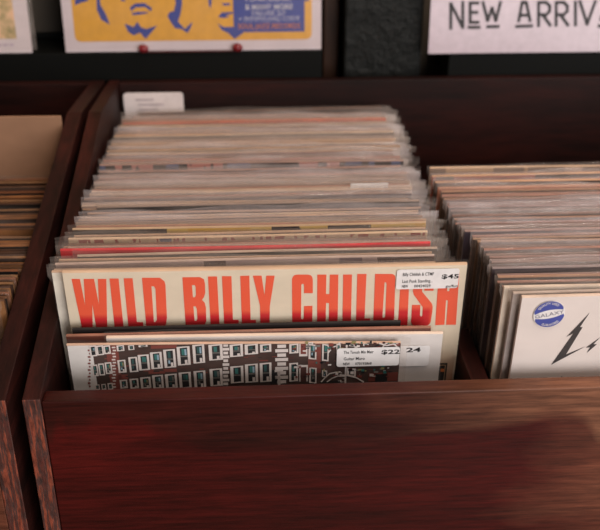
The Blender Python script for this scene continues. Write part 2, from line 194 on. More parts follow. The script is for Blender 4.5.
def thing(name, label, cat, loc, rx=0, rz=0, group=None):
    o = bpy.data.objects.new(name, None); COL.objects.link(o); o.empty_display_size = .05
    o.location = (loc[0], loc[1], loc[2]+H); o.rotation_euler = (rx, 0, rz)
    return tag(o, label, cat, group)
def text_mb(mb, txt, x, z, h, y, mi=0, sx=1.0, bold=0.0, align='LEFT', arc=None, fit=None):
    cu = bpy.data.curves.new('t', 'FONT'); cu.body = txt; cu.size = h*1.38; cu.offset = bold*h; cu.align_x = align; cu.resolution_u = 2
    ob = bpy.data.objects.new('t', cu); COL.objects.link(ob)
    dg = bpy.context.evaluated_depsgraph_get(); me = bpy.data.meshes.new_from_object(ob.evaluated_get(dg))
    i = len(mb.v); lo = min(v.co.x for v in me.vertices); wd = max(v.co.x for v in me.vertices)-lo
    if fit: sx = fit/wd
    ad = -lo*sx if align == 'LEFT' and fit else 0
    for v in me.vertices:
        px, pz = v.co.x*sx+ad, v.co.y
        if arc:                                   # bend round a circle: arc = (cx, cz, radius, centre angle, direction)
            cx, cz, r, a0, d = arc; a = a0 - d*px/r; rr = r+d*pz
            mb.v.append((cx+rr*math.cos(a), y, cz+rr*math.sin(a)))
        else: mb.v.append((x+px, y, z+pz))
    for p in me.polygons: mb.f.append(tuple(i+k for k in p.vertices)); mb.m.append(mi)
    bpy.data.objects.remove(ob); bpy.data.meshes.remove(me); bpy.data.curves.remove(cu)
def orient(o):
    """make flat print look to -y"""
    bm = bmesh.new(); bm.from_mesh(o.data); bm.normal_update()
    fl = [f for f in bm.faces if f.normal.y > 0]
    bmesh.ops.reverse_faces(bm, faces=fl); bm.to_mesh(o.data); bm.free(); return o

def front_wood():
    """reddish stain with a drier, browner band brushed along the top; its wavy lower edge is in the finish; the paler right end is glare painted over a dry finish"""
    m, nt, b = base('stained_front_board'); L = nt.links.new
    tc = nt.nodes.new('ShaderNodeTexCoord'); sp = nt.nodes.new('ShaderNodeSeparateXYZ'); L(tc.outputs['Object'], sp.inputs[0])
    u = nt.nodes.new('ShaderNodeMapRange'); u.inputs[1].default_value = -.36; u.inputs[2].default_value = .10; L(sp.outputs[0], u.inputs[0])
    fc = nt.nodes.new('ShaderNodeFloatCurve'); c = fc.mapping.curves[0]
    P = [(-.356,.8337),(-.3465,.8489),(-.3395,.8428),(-.3077,.8523),(-.2701,.8403),(-.228,.8221),(-.1365,.8146),(-.0564,.8227),(.015,.836),(.0502,.8445),(.072,.8329),(.0825,.8175)]
    pts = [((x+.36)/.46, (z-.80)/.06) for x, z in P]
    c.points[0].location = (0, pts[0][1]); c.points[1].location = (1, .2)
    for p in pts: c.points.new(*p)
    fc.mapping.update(); L(u.outputs[0], fc.inputs[1])
    zz = nt.nodes.new('ShaderNodeMapRange'); zz.clamp = False; zz.inputs[1].default_value = .80; zz.inputs[2].default_value = .86; L(sp.outputs[2], zz.inputs[0])
    n0 = noise(nt, 30, (.3, 1, 1), 4, .6)
    d = nt.nodes.new('ShaderNodeMath'); d.operation = 'SUBTRACT'; L(zz.outputs[0], d.inputs[0]); L(fc.outputs[0], d.inputs[1])
    d2 = nt.nodes.new('ShaderNodeMath'); d2.operation = 'MULTIPLY_ADD'; L(n0.outputs['Fac'], d2.inputs[0]); d2.inputs[1].default_value = .35; L(d.outputs[0], d2.inputs[2])
    k = nt.nodes.new('ShaderNodeMapRange'); k.inputs[1].default_value = .09; k.inputs[2].default_value = .32; L(d2.outputs[0], k.inputs[0])
    grain = noise(nt, 90, (.07, 1, 1.8), 7, .72); soft = noise(nt, 9, (.22, 1, 1.4), 4, .55); fine = noise(nt, 300, (.08, 1, 1), 4, .7)
    red = ramp(nt, [(.3, (50,11,9)), (.5, (72,15,13)), (.72, (98,22,19))]); L(soft.outputs['Fac'], red.inputs[0])
    brn = ramp(nt, [(.3, (42,13,10)), (.52, (58,18,14)), (.75, (76,25,19))]); L(soft.outputs['Fac'], brn.inputs[0])
    col = mixc(nt, k.outputs[0], red.outputs[0], brn.outputs[0])
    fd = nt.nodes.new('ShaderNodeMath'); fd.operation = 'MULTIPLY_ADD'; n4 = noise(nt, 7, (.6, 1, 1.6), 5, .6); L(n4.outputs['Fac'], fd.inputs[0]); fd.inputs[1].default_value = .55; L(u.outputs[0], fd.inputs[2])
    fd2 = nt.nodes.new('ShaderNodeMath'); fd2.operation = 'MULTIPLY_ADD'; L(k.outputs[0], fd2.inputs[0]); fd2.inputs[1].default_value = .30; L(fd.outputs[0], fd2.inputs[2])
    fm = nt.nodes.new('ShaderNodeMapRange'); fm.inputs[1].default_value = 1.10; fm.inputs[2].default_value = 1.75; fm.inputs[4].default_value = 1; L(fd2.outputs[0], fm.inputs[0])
    col = mixc(nt, fm.outputs[0], col, srgb((160,108,80)))  # tan glare towards the right end, put into the colour
    g = ramp(nt, [(.30, (150,140,140)), (.62, (255,255,255))]); L(grain.outputs['Fac'], g.inputs[0])
    col = mixc(nt, .8, col, g.outputs[0], 'MULTIPLY')
    f2 = ramp(nt, [(.32, (120,110,110)), (.58, (255,255,255))]); L(fine.outputs['Fac'], f2.inputs[0])
    col = mixc(nt, .6, col, f2.outputs[0], 'MULTIPLY')
    L(col, b.inputs['Base Color']); b.inputs['Specular IOR Level'].default_value = .25
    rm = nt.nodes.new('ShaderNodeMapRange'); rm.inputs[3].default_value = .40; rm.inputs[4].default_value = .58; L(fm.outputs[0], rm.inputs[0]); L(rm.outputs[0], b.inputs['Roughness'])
    bump(nt, b, fine.outputs['Fac'], .3, .0005)
    return m
# ------------------------------------------------------------------ shared materials
W_SIDE = wood('stained_side_board', (22,7,5), (44,15,11), (68,25,19), (1.5, .09, 1.2), .55)
W_BACK = wood('stained_back_board', (18,5,4), (36,11,8), (56,18,13), (.14, 1, 1.2), .55)
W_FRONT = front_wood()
PLY = ply('sawn_plywood_edge')
CLEAR = plastic('clear_polythene', .06)
CLEAR_THIN = plastic('clear_polythene_thin', .035)
CLEAR_COVER = plastic('clear_cover_polythene', .02)
MILKY = plastic('milky_polythene', .16, (236,226,228), .14)
STICKER = flat('white_sticker_paper', (236,232,232), .5)
INK = flat('black_ink', (30,26,28), .6)

# ------------------------------------------------------------------ record bins
TOP0, TOPB, TOPE = -.4105, -.304, -.312
Y0, YB, Y1 = .575, .961, 1.1145
BW = .016
LB = R(-.8)                     # the left bin stands very slightly askew
def side_board(name, parent, x0, x1, oy, oz, ox):
    mb = MB()
    prof = [(Y0-oy, -H-oz), (Y0-oy, TOP0+.003-oz), (YB-oy, TOPB-oz), (Y1-oy, TOPE-oz), (Y1-oy, -H-oz)]
    mb.prism(prof[::-1], x0-ox, x1-ox, 0, front=1)
    return mb.build(name, [W_SIDE, PLY], parent, bevel=.0008)
def make_bin(label, xl, xr, low=None, bl=BW, rz=0):
    """xl, xr: outer faces; the bin stands on the shop floor"""
    ox, oy, oz = (xl+xr)/2, Y0, -H
    t = thing('record_bin', label, 'record bin', (ox + (xr-ox)*(1-math.cos(rz)), Y0-(xr-ox)*math.sin(rz), -H), 0, rz)
    side_board('side_panel', t, xl, xl+bl, oy, oz, ox); side_board('side_panel', t, xr-BW, xr, oy, oz, ox)
    a, b = xl+bl+.0003-ox, xr-BW-.0003-ox
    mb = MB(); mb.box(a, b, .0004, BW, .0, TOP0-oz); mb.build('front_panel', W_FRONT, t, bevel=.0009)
    mb = MB(); mb.box(a, b, 1.100-oy, Y1-oy-.0002, 0, TOPE-oz); mb.build('back_panel', W_BACK, t, bevel=.001)
    mb = MB(); mb.box(a, b, BW+.0003, 1.0998-oy, FLOOR-.012-oz, FLOOR-oz); mb.build('floor_panel', W_BACK, t)
    if low:
        mb = MB(); mb.box(low[0]-ox, low[1]-ox, BW+.0004, .692-oy, FLOOR-oz+.0002, -.425-oz); mb.build('low_divider', W_SIDE, t, bevel=.001)
    return t
make_bin('dark red-brown stained wooden record bin holding two rows of records', -.1848, .560, (.1692, .1842), .014)
make_bin('dark brown wooden record bin with blank tan board inside, across the narrow gap', -.560, -.1972, rz=LB)

# ------------------------------------------------------------------ records
def lean_at(y): return R(4.5 - 3.9*max(0, min(1, (y-.66)/.42)))
def jacket(parent, x0, x1, h, t, edge, front, roll=0.0, bow=.0, seed=0, name='jacket', y=0.0, z=0.0):
    rnd = random.Random(seed); N = 10; ph = rnd.uniform(0, 6)
    prof = [(0, 0, 1), (0, h-.0012, 1), (t*.16, h-.0003, 0), (t*.42, h, 0), (t*.58, h-.0004, 0), (t*.84, h-.0003, 0), (t, h-.0012, 1), (t, 0, 0)]
    me_v, me_f, me_m = [], [], []
    piv = x1 if roll < 0 else x0
    for i in range(N+1):
        x = x0+(x1-x0)*i/N
        for (py, pz, _) in prof:
            k = pz/h
            me_v.append((x, y+py + bow*k*math.sin(ph+3.2*i/N), z+pz + roll*(x-piv) + (.0005*math.sin(ph*2+4*i/N) if k > .9 else 0)))
    n = len(prof)
    for i in range(N):
        for j in range(n):
            q = (j+1) % n; a = i*n
            me_f.append((a+j, a+n+j, a+n+q, a+q)); me_m.append(1 if j in (0, 6) else 0)
    me_f.append(tuple(range(n))[::-1]); me_m.append(1); me_f.append(tuple(range(N*n, N*n+n))); me_m.append(0)
    mb = MB(); mb.v, mb.f, mb.m = me_v, me_f, me_m
    o = mb.build(name, [edge, front], parent)
    bm = bmesh.new(); bm.from_mesh(o.data); bmesh.ops.recalc_face_normals(bm, faces=bm.faces); bm.to_mesh(o.data); bm.free()
    return o
def sleeve(parent, x0, x1, h, t, mat, flap=.006, ext=.012, left=.003, fold=False, seed=0, roll=0.0, amp=.0011, name='plastic_sleeve'):
    """open-topped clear bag: front and back sheets, a loose lip at the top and a loose edge at the right"""
    rnd = random.Random(seed*7+3); mb = MB(); N = 16
    ph = [rnd.uniform(0, 6.28) for _ in range(6)]; piv = x1 if roll < 0 else x0
    xs = [x0-left, x0-left*.3] + [x0+(x1-x0)*i/N for i in range(N+1)] + [x1+ext*.35, x1+ext*.7, x1+ext]
    mid = t/2
    def sheet(rows, off):
        g = []
        for (z, y) in rows:
            r = []
            for i, x in enumerate(xs):
                u = (x-x0)/(x1-x0); k = max(0, (z-h*.96)/(h*.04+flap)); e = max(0, (u-1)*(x1-x0)/max(ext, .001)); e2 = 1 if i < 2 else 0
                w = amp*(math.sin(ph[0]+7*u)+.7*math.sin(ph[1]+17*u)+.4*math.sin(ph[2]+31*u))/2
                ce = amp*1.3*math.sin(ph[3]+z*90+u*9)*min(1, e)
                yy = y*(1-min(1, e)*.8) + mid*min(1, e)*.8 if not e2 else y*.4+mid*.6
                zz = z + (flap*.35*math.sin(ph[4]+5.3*u+off)+flap*.2*math.sin(ph[5]+19*u) if k > .75 else 0) - (flap*.5*e*k)
                xx = x if z > h*.97 else min(max(x, x0-.0010), x1+max(.0015, min(ext, .006)))
                r.append((xx, max(-.0013, min(t+.0013, yy+w*k+ce)), zz + roll*(x-piv)))
            g.append(r)
        for a, b in zip(g, g[1:]):
            for i in range(len(xs)-1): mb.quad([a[i], a[i+1], b[i+1], b[i]])
    f, bk = -.0007, t+.0007
    sheet([(.003, f), (h*.5, f), (h*.965, f), (h*.985, f), (h+.0008, f+.0002)] + ([] if fold else [(h+flap*.5, mid-.0006), (h+flap, mid-.0007)]), 0)
    if fold: sheet([(.003, bk), (h*.5, bk), (h*.965, bk), (h+.001, bk), (h+.0026, t*.7), (h+.0022, t*.2), (h+.0006, -.0011), (h-flap, -.0012)], 1)
    else: sheet([(.003, bk), (h*.5, bk), (h*.965, bk), (h*.985, bk), (h+.0008, bk-.0002), (h+flap*.5, mid+.0006), (h+flap*1.1, mid+.0012)], 1)
    return mb.build(name, mat, parent, smooth=True)
def record(label, x0, x1, ytop, ztop, edge, front, t=.003, lean=None, roll=0, group=None, bow=.0002, flap=.006, ext=.012, left=.003, fold=False,
           mat=None, amp=.0011, floor=FLOOR, cat='record', bag=True, name='record'):
    a = lean_at(ytop) if lean is None else lean
    hh = (ztop-floor)/math.cos(a); yb = ytop+(ztop-floor)*math.tan(a); xm = (x0+x1)/2
    o = thing(name, label, cat, (xm, yb, floor+.0003), a, group=group); sd = random.randrange(10**6)
    j = jacket(o, x0-xm, x1-xm, hh-abs(roll)*(x1-x0), t, edge, front, roll, bow, sd)
    if bag: sleeve(o, x0-xm, x1-xm, hh-abs(roll)*(x1-x0), t, mat or CLEAR, flap, ext, left, fold, sd, roll, amp)
    return o, xm, hh
def printed(name, parent, mb, mats): return orient(mb.build(name, mats, parent))

ORD = ['', 'first', 'second', 'third', 'fourth', 'fifth', 'sixth', 'seventh', 'eighth', 'ninth', 'tenth', 'eleventh', 'twelfth', 'thirteenth', 'fourteenth',
       'fifteenth', 'sixteenth', 'seventeenth', 'eighteenth', 'nineteenth', 'twentieth']
TONES = [('cream', (190,158,132)), ('tan', (160,122,96)), ('buff', (174,138,108)), ('pinkish', (168,122,104)), ('grey', (146,122,110)), ('pale grey', (176,152,140)),
         ('brown', (122,86,68)), ('ivory', (200,174,150))]
FRONTS = [(200,180,160), (150,120,100), (90,70,64), (176,140,120), (60,54,60), (210,196,184), (140,90,74), (120,110,106)]

# --- the title record at the front of the middle row
CREAM = card((228,214,192), .03, .5)
g = 'records at the front of the middle row'
o, xm, hh = record('cream record with big red-orange WILD BILLY CHILDISH title and $45 sticker', -.1592, .1664, .647, -.3365, card((206,174,146), .06), CREAM, t=.0042,
                   mat=CLEAR_COVER, flap=.003, ext=.002, left=.0055, amp=.0004, bow=0)
m, nt, b = base('red_orange_title_ink')                         # plastic haze put into the ink: orange above, deeper red below where it stops
tc = nt.nodes.new('ShaderNodeTexCoord'); sx = nt.nodes.new('ShaderNodeSeparateXYZ'); nt.links.new(tc.outputs['Object'], sx.inputs[0])
mr = nt.nodes.new('ShaderNodeMapRange'); mr.inputs[1].default_value = .2785; mr.inputs[2].default_value = .2735; nt.links.new(sx.outputs[2], mr.inputs[0])
mr2 = nt.nodes.new('ShaderNodeMapRange'); mr2.inputs[1].default_value = .1385; mr2.inputs[2].default_value = .1345; nt.links.new(sx.outputs[0], mr2.inputs[0])
mm = nt.nodes.new('ShaderNodeMath'); mm.operation = 'MULTIPLY'; nt.links.new(mr.outputs[0], mm.inputs[0]); nt.links.new(mr2.outputs[0], mm.inputs[1])
nt.links.new(mixc(nt, mm.outputs[0], srgb((238,92,60)), srgb((205,24,34))), b.inputs['Base Color']); b.inputs['Roughness'].default_value = .5
mb = MB()
for let in TITLE: mb.poly([[(p[0]-xm, p[1]) for p in lp] for lp in let], -.00025)
tl = printed('title_lettering', o, mb, m); tl['label'] = 'red-orange title lettering'
mb = MB(); (ax, az), (bx, bz) = WB['box0'], WB['box1']; ax -= xm; bx -= xm
m2, nt, b = base('faded_orange_brown_print'); tc = nt.nodes.new('ShaderNodeTexCoord'); sx = nt.nodes.new('ShaderNodeSeparateXYZ'); nt.links.new(tc.outputs['Object'], sx.inputs[0])
mr = nt.nodes.new('ShaderNodeMapRange'); mr.inputs[1].default_value = .235; mr.inputs[2].default_value = .19; nt.links.new(sx.outputs[2], mr.inputs[0])
nt.links.new(mixc(nt, mr.outputs[0], srgb((228,214,192)), srgb((170,98,54))), b.inputs['Base Color']); b.inputs['Roughness'].default_value = .5
mb.rect(-.1611, .0005, .1611, .235, -.0001, 0)
mb.rect(ax-.02, az-.03, bx-.0035, bz, -.0002, 1); mb.rect(ax-.019, az-.03, bx-.0048, bz-.0018, -.0003, 2); mb.rect(ax-.018, az-.03, bx-.0056, bz-.0026, -.0004, 1)
mb.rect(ax-.002, bz-.0095, ax+.0012, bz-.006, -.0005, 3)
printed('cover_picture', o, mb, [m2, INK, card((170,140,110)), flat('picture_orange', (214,120,60))])
def price_sticker(parent, x0, z0, x1, z1, lines, price, y=-.0011):
    mb = MB(); mb.rrect(x0, z0, x1, z1, .0022, y, 0, .0002)
    st = orient(mb.build('price_sticker', STICKER, parent)); st['label'] = 'white price sticker with black print'
    mb = MB()
    for (txt, x, z, h, wd, bo) in lines: text_mb(mb, txt, x, z, h, y-.00015, 0, 1, bo, fit=wd)
    if price: text_mb(mb, price[0], price[1], price[2], price[3], y-.00015, 0, 1, .032, fit=price[4])
    printed('sticker_lettering', st, mb, INK)
q = WB
price_sticker(o, q['stk0'][0]-xm, q['stk0'][1], q['stk1'][0]-xm-.0012, q['stk1'][1],
    [('Billy Childish & CTMF', q['l1'][0]-xm, q['l1'][1]+.0002, .0031, .0254, .014), ('Last Punk Standing...', q['l2'][0]-xm, q['l2'][1]-.0001, .0031, .0249, .014),
     ('NEW', q['l3'][0]-xm, q['l3'][1]+.0004, .0027, .0051, .03), ('00424029', q['l3'][0]-xm+.0101, q['l3'][1]+.0004, .0027, .0136, .022), ('gu/fun', q['l4'][0]-xm-.0003, q['l4'][1]+.0005, .0026, .0102, .014)],
    ('$45', q['price'][0]-xm+.0008, q['price'][1]-.0026, .0042, .0142))

# --- four short (ten-inch) sleeves in front of it
red_brick = flat('print_red_brick', (128,62,54)); dk_brick = card((74,56,52), .3, .4); sky = card((222,218,216), .05, .4); wht = flat('print_white', (226,216,212)); blk = flat('print_black', (26,26,30))
teal = flat('print_teal', (52,116,112)); yel = flat('print_ochre', (150,138,92)); brn = flat('print_brown', (82,48,44)); lblue = flat('print_pale_blue', (150,178,196))
roll = -.0212
o, xm, hh = record('short record with red-brick terrace picture and $22 sticker, frontmost of the middle row', F1['tl'][0], F1['tr'][0], .622, -.3885, card((206,172,150)), dk_brick, t=.0026, lean=R(4.5),
                   roll=roll, mat=CLEAR_COVER, flap=.003, ext=.0085, left=.001, amp=.0005, bow=0)
piv = F1['tr'][0]
def F(x, z, lim=True):
    top = hh + roll*(x-piv) - .0066; return (x-xm, min(z, top) if lim else z)
mb = MB(); CM = dict(sky=4, redbrick=0, white=1, black=2, teal=3, brown=6)
for (x0, z0, x1, z1, c) in BLOCKS:
    x0 = max(x0, F1['tl'][0]+.0005); x1 = min(x1, F1['tr'][0]-.0005)
    if x1 <= x0: continue
    (a, az), (b_, bz) = F(x0, z0), F(x1, z1)
    if c == 'sky': az = .0
    y = {'sky': -.0001, 'redbrick': -.0002, 'brown': -.00045}.get(c, -.0003)
    if bz > az: mb.rect(a, az, b_, bz, y - (.0002 if c == 'redbrick' and x1-x0 < .006 else 0), CM[c])
rw = random.Random(5)
for (x0, z0, x1, z1, _) in WINDOWS:
    x1 = min(x1, F1['tr'][0]-.001); (a, az), (b_, bz) = F(x0, z0), F(x1, z1); w, h = b_-a, bz-az
    if h < .0015: continue
    sk = .06*w if x1 < .03 else -.15*w
    mb.rect(a, az, b_, bz, -.0005, 1, sk)
    fx, fz = w*.24, min(.0013, h*.17)
    mb.rect(a+fx, az+fz, b_-fx*.8, bz-fz, -.00055, 2, sk)
    mb.rect(a+w*.36, az+h*.56, a+w*.60, bz-fz*1.5, -.0006, rw.choice((3, 3, 8)), 0)
    if rw.random() < .6: mb.rect(a+w*.58, az+h*.55, b_-fx*1.1, bz-fz*1.8, -.0006, rw.choice((5, 3, 7, 9)), 0)
    if rw.random() < .6: mb.rect(a+w*.36, az+h*.24, a+w*.52, az+h*.42, -.0006, rw.choice((3, 8, 7, 9)), 0)
    mb.rect(a+fx, az+h*.46, b_-fx*.9, az+h*.52, -.00062, 9, 0)
    if rw.random() < .6: mb.rect(a+w*.56, az+fz*1.1, b_-fx, az+h*.30, -.0006, 1, 0)
for pts in ARCS: mb.stroke([F(*p) for p in pts], .0011, -.0007, 1)
for k in range(90):                                               # street clutter at the right of the picture
    x = rw.uniform(.022, F1['tr'][0]-.007); z = rw.choice((rw.uniform(.226, .243), rw.uniform(.254, hh-.004))); a, z = F(x, z)
    mb.rect(a, z, a+rw.uniform(.0008, .004), z+rw.uniform(.0006, .003), -.00075, rw.choice((0, 0, 1, 1, 2, 3, 9, 5, 6)))
for k in range(80):                                               # weathered brick flecks
    x = rw.uniform(F1['tl'][0]+.028, F1['tr'][0]-.012); z = rw.uniform(.232, hh-.004); a, z = F(x, z)
    mb.rect(a, z, a+rw.uniform(.002, .008), z+rw.uniform(.0004, .0011), -.00022, rw.choice((0, 0, 6, 2)))
printed('cover_picture', o, mb, [red_brick, wht, blk, teal, sky, yel, brn, lblue, flat('print_dark_teal', (44,84,84)), flat('print_grey', (120,116,112))])
q = F1
price_sticker(o, q['stk0'][0]-xm, q['stk0'][1], q['stk1'][0]-xm-.0003, q['stk1'][1],
    [('The Tavush Min Matr', q['l1'][0]-xm, q['l1'][1]-.0016, .0031, .0245, .014), ('Guitar Muro', q['l2'][0]-xm, q['l2'][1]-.0017, .0031, .0173, .014),
     ('NEW', q['l3'][0]-xm, q['l3'][1]-.0007, .0027, .0054, .03), ('070193868', q['l3b'][0]-xm, q['l3b'][1]-.0004, .0027, .0135, .022)],
    ('$22', q['p'][0]-xm-.0006, q['p'][1]-.0026, .0044, .0151), y=-.0018)
o, xm, hh = record('short plain white record with $24 sticker, half hidden by the terrace-picture record', F2['tl'][0], F2['tr'][0], .6290, -.3865, card((226,206,188), .05), card((228,222,220), .04, .45), t=.0034,
                   lean=R(4.5), roll=-.016, mat=MATS['clear_polythene_thin'], flap=.003, ext=.002, left=.002, amp=.0008, bow=0)
q = F2
price_sticker(o, q['stk0'][0]-xm, q['stk0'][1], q['stk1'][0]-xm, q['stk1'][1], [('$', .1065-xm, q['p'][1]-.0022, .0046, .0042, .032)], ('24', q['p'][0]-xm, q['p'][1]-.0022, .0046, .0122))
record('short brown record with scuffed top, third from the front of the middle row', -.1600, .1380, 0.6350, -.3875, card((150,104,86), .2), card((120,70,58)), t=.003, lean=R(4.5), roll=-.004, bow=0, bag=False)
record('short black record with black top edge just in front of the WILD BILLY CHILDISH record', -.1560, .1135, 0.6405, -.3845, card((34,28,26), .3), card((30,24,24)), t=.0024, lean=R(4.5), roll=-.004, bow=0, bag=False)

# --- the middle row behind the title record, front to back
# (y of top edge, label or None, edge colour, front colour(s), extra height, dx0, dx1)
LAND = [
 (.6548, 'white-fronted record whose white strip shows left of the WILD BILLY CHILDISH record', (196,164,140), (232,226,214), .001, -.166, .150),
 (.6620, 'dark-fronted record with tan top edge, second behind the WILD BILLY CHILDISH record', (196,170,150), (50,40,38), -.0015, -.166, .149),
 (.6690, 'record with mauve top strip printed in dark blocks, in front of the red-edged record', (192,170,160), ('B', ((150,134,140), (84,64,62), (180,160,158), (120,104,112), (96,66,60)), 10, 1.0), .0015, -.167, .153),
 (.6840, 'record with olive-black top strip directly in front of the red-edged record', (188,164,148), (44,40,32), .0010, -.150, .147),
 (.6905, 'bright red-edged record running the full width of the middle row', (214,30,44), (214,30,44), .0030, -.165, .146),
 (.7160, 'cream-edged record with specks of coloured print along its top', (216,188,160), ('B', ((206,180,150), (206,180,150), (150,60,50), (206,180,150), (80,90,120), (214,170,90)), 60, 2.0), .0012, -.163, .143),
 (.7310, 'record with yellow and black dashed strip along its top', (190,160,130), ('B', ((40,34,32), (210,166,76), (212,178,104), (52,44,42), (206,160,72)), 9, 3.4), .0034, -.162, .143),
 (.7690, 'record with dark brown top line, between the yellow-dashed and the black-topped records', (176,146,128), (60,44,40), .0012, -.155, .143),
 (.7795, 'record with thin black top strip reaching the left end of its row', (150,130,120), (34,32,36), .0036, -.148, .142),
 (.8215, 'record with white price label on its top edge at the right, mid-row', (190,166,148), (196,172,154), .0010, -.160, .140),
 (.8800, 'record with black, blue and pink speckled strip topping the taller back half of the row', (150,120,110), ('B', ((30,30,38), (70,84,120), (34,30,34), (178,120,112), (36,32,40)), 26, 5.0), .0062, -.160, .137),
 (.9030, 'record with dusky red top strip toward the back of the middle row', (178,120,104), (170,84,74), .0015, -.160, .137),
 (.9250, 'record in bright shiny plastic toward the back of the middle row', (204,186,172), (200,184,172), .0010, -.158, .136),
 (.9830, 'record with ochre-orange top strip near the back of the middle row', (200,146,96), (196,132,78), .0018, -.158, .136),
 (1.0400, 'record with salmon-red top strip near the white divider card', (206,110,86), (206,88,66), .0022, -.157, .138),
 (1.0700, 'record with pale strip at its right end, last but one of the middle row', (170,130,112), ('B', ((120,80,66), (130,90,76), (206,190,180)), 3, 8.0), .0012, -.150, .138)]
ys = []
cur = .6548; li = 0
seq = []
for i, (y, *rest) in enumerate(LAND):
    seq.append((y, rest))
    nxt = LAND[i+1][0] if i+1 < len(LAND) else 1.0755
    gap = nxt-y; n = max(0, int(gap/.0056)-1)
    for k in range(n): seq.append((y+gap*(k+1)/(n+1), None))
short = {'bright red-edged': 'red-edged record', 'record with yellow': 'yellow-dashed record', 'record with dark brown': 'dark-brown-lined record', 'record with thin black': 'black-topped record',
         'record with white price': 'record with the white top label', 'record with black, blue': 'black and blue speckled record', 'record with dusky red': 'dusky-red-topped record', 'record in bright': 'shiny-plastic record',
         'record with ochre': 'ochre-topped record', 'record with salmon': 'salmon-topped record', 'cream-edged': 'print-specked cream record', 'record with mauve': 'mauve-stripped record'}
GM = 'records in the middle row'
last = 'WILD BILLY CHILDISH record'; cnt = 0; rr = random.Random(21)
def xl_at(y):                                                   # the rear half of the row stands a little further right
    return -.1694+.0040*max(0, min(1, (y-.80)/.03))
for i, (y, lm) in enumerate(seq):
    jx = rr.uniform(0, .006)
    if lm:
        label, ec, fc, dz, x0, x1 = lm; x0 = max(x0-.004, -.1694); x1 = min(x0+.313, .149) if y < .97 else .152
        front = banded(fc[1], fc[2], .45, fc[3]) if fc[0] == 'B' else card(fc)
        edge = card(ec); cnt = 0
        for k, v in short.items():
            if label.startswith(k): last = v
        o, xm, hh = record(label, x0, x1, y, -.341+dz-.006*max(0, min(1, (y-.98)/.09)), edge, front, t=.0030, group=GM, flap=rr.uniform(.003, .005), ext=rr.uniform(.010, .018), left=.004 if y < .735 else .0012, fold=False, bow=.0003)
        if 'price label' in label:
            mb = MB(); mb.rrect(.088-xm, hh-.006, .125-xm, hh+.0045, .001, -.0014, 0, .0003); st = orient(mb.build('price_sticker', STICKER, o)); st['label'] = 'white price label at the top edge'
    else:
        cnt += 1
        nm, ec = rr.choice(TONES); fc = rr.choice(FRONTS)
        x0 = xl_at(y)+jx*(1 if y < .78 else .6); x1 = x0+.3125+rr.uniform(-.004, .002)
        if .88 < y < .93: x1 = min(x1, .143)
        if y > .93: x1 = min(x1+.004, .153)
        record('%s-topped record in clear sleeve, %s behind the %s' % (nm, ORD[cnt], last), x0, x1, y, -.341+rr.uniform(-.0018, .0022)+(.0012 if .88 < y < .98 else 0)-.006*max(0, min(1, (y-.98)/.09)), card(ec), card(fc), t=rr.uniform(.0026, .0032),
               group=GM, flap=rr.uniform(.003, .0075), ext=rr.uniform(.010, .020), left=rr.uniform(.002, .008) if y < .735 else rr.uniform(.0003, .0012), fold=rr.random() < .45, mat=MILKY if rr.random() < .45 else CLEAR, bow=rr.uniform(0, .0004))
record('dark brown record tilted up at the right, last of the middle row', -.148, .152, 1.0835, -.3415, card((104,70,54), .2), card((58,34,28)), t=.003, lean=R(.55), roll=.012, group=GM, flap=.003, ext=.012, fold=True)
# white divider card standing at the left end of the back of the row
t = thing('divider_card', 'white divider card with faint grey print standing up behind the middle row', 'divider card', (-.129, 1.0942, FLOOR+.0003), R(.6))
mb = MB(); mb.rrect(-.0365, 0, .0365, .333, .004, 0, 0, .0012); mb.rrect(-.0365, 0, .0365, .333, .004, .0012)
mb.build('card', flat('divider_white', (226,216,216), .4), t)
mb = MB()
for k, (a, b_) in enumerate(((-.022, 0), (-.019, .012), (-.019, .004))): mb.rect(a, .323-k*.0062, b_, .3255-k*.0062, -.0003)
printed('card_print', t, mb, flat('faded_grey_ink', (186,174,180)))

# --- the right-hand row
GR = 'records in the right-hand row'
WHITE = card((232,222,218), .02, .42)
ZR = -.342
o, xm, hh = record('white record with black lightning-bolt lettering and round blue sticker', .1998, .5140, .601, ZR, card((220,196,178)), WHITE, t=.0034, mat=CLEAR_COVER, flap=.010, ext=.004, left=.0115, amp=.0012, bow=0)
mb = MB()
for p in BOLT: mb.poly([[(x-xm, z) for x, z in p]], -.0003)
tk0, tk1 = RW['tick0'], RW['tick1']; mb.rect(tk0[0]-xm-.0005, .22, tk0[0]-xm+.0005, tk1[1], -.0003)
printed('bolt_lettering', o, mb, flat('charcoal_ink', (52,48,50)))
cx, cz = RW['dc'][0]-xm, RW['dc'][1]; rx = RW['dx'][0]-RW['dc'][0]; rz = RW['dy'][1]-RW['dc'][1]; rad = (rx+rz)/2
mb = MB(); ang = R(12); ca, sa = math.cos(ang), math.sin(ang)
def rot(x, z): return (cx+ca*x-sa*z, cz+sa*x+ca*z)
disc = [rot(rad*math.cos(R(k*7.5)), rad*math.sin(R(k*7.5))) for k in range(48)]; mb.poly([disc], -.0010, 0)
for sg in (1, -1):                                               # two blue arcs above and below the white name band
    a0 = R(20); pts = [rot(rad*.985*math.cos(a), sg*rad*.985*math.sin(a)) for a in [a0+(math.pi-2*a0)*k/20 for k in range(21)]]
    pts += [rot(x*rad*.9, sg*(rad*(.32-.16*x*x))) for x in [-1+2*k/14 for k in range(15)]]
    mb.poly([pts if sg > 0 else pts[::-1]], -.0011, 1)
st = orient(mb.build('round_sticker', [STICKER, flat('sticker_blue', (66,78,158))], o)); st['label'] = 'round blue and white shop sticker'
mb = MB()
text_mb(mb, 'GALAXY', 0, -.0016, .0034, -.0013, 1, 1.25, .0, 'CENTER')
mb.v = [(rot(x, z)[0], y, rot(x, z)[1]) for x, y, z in mb.v]
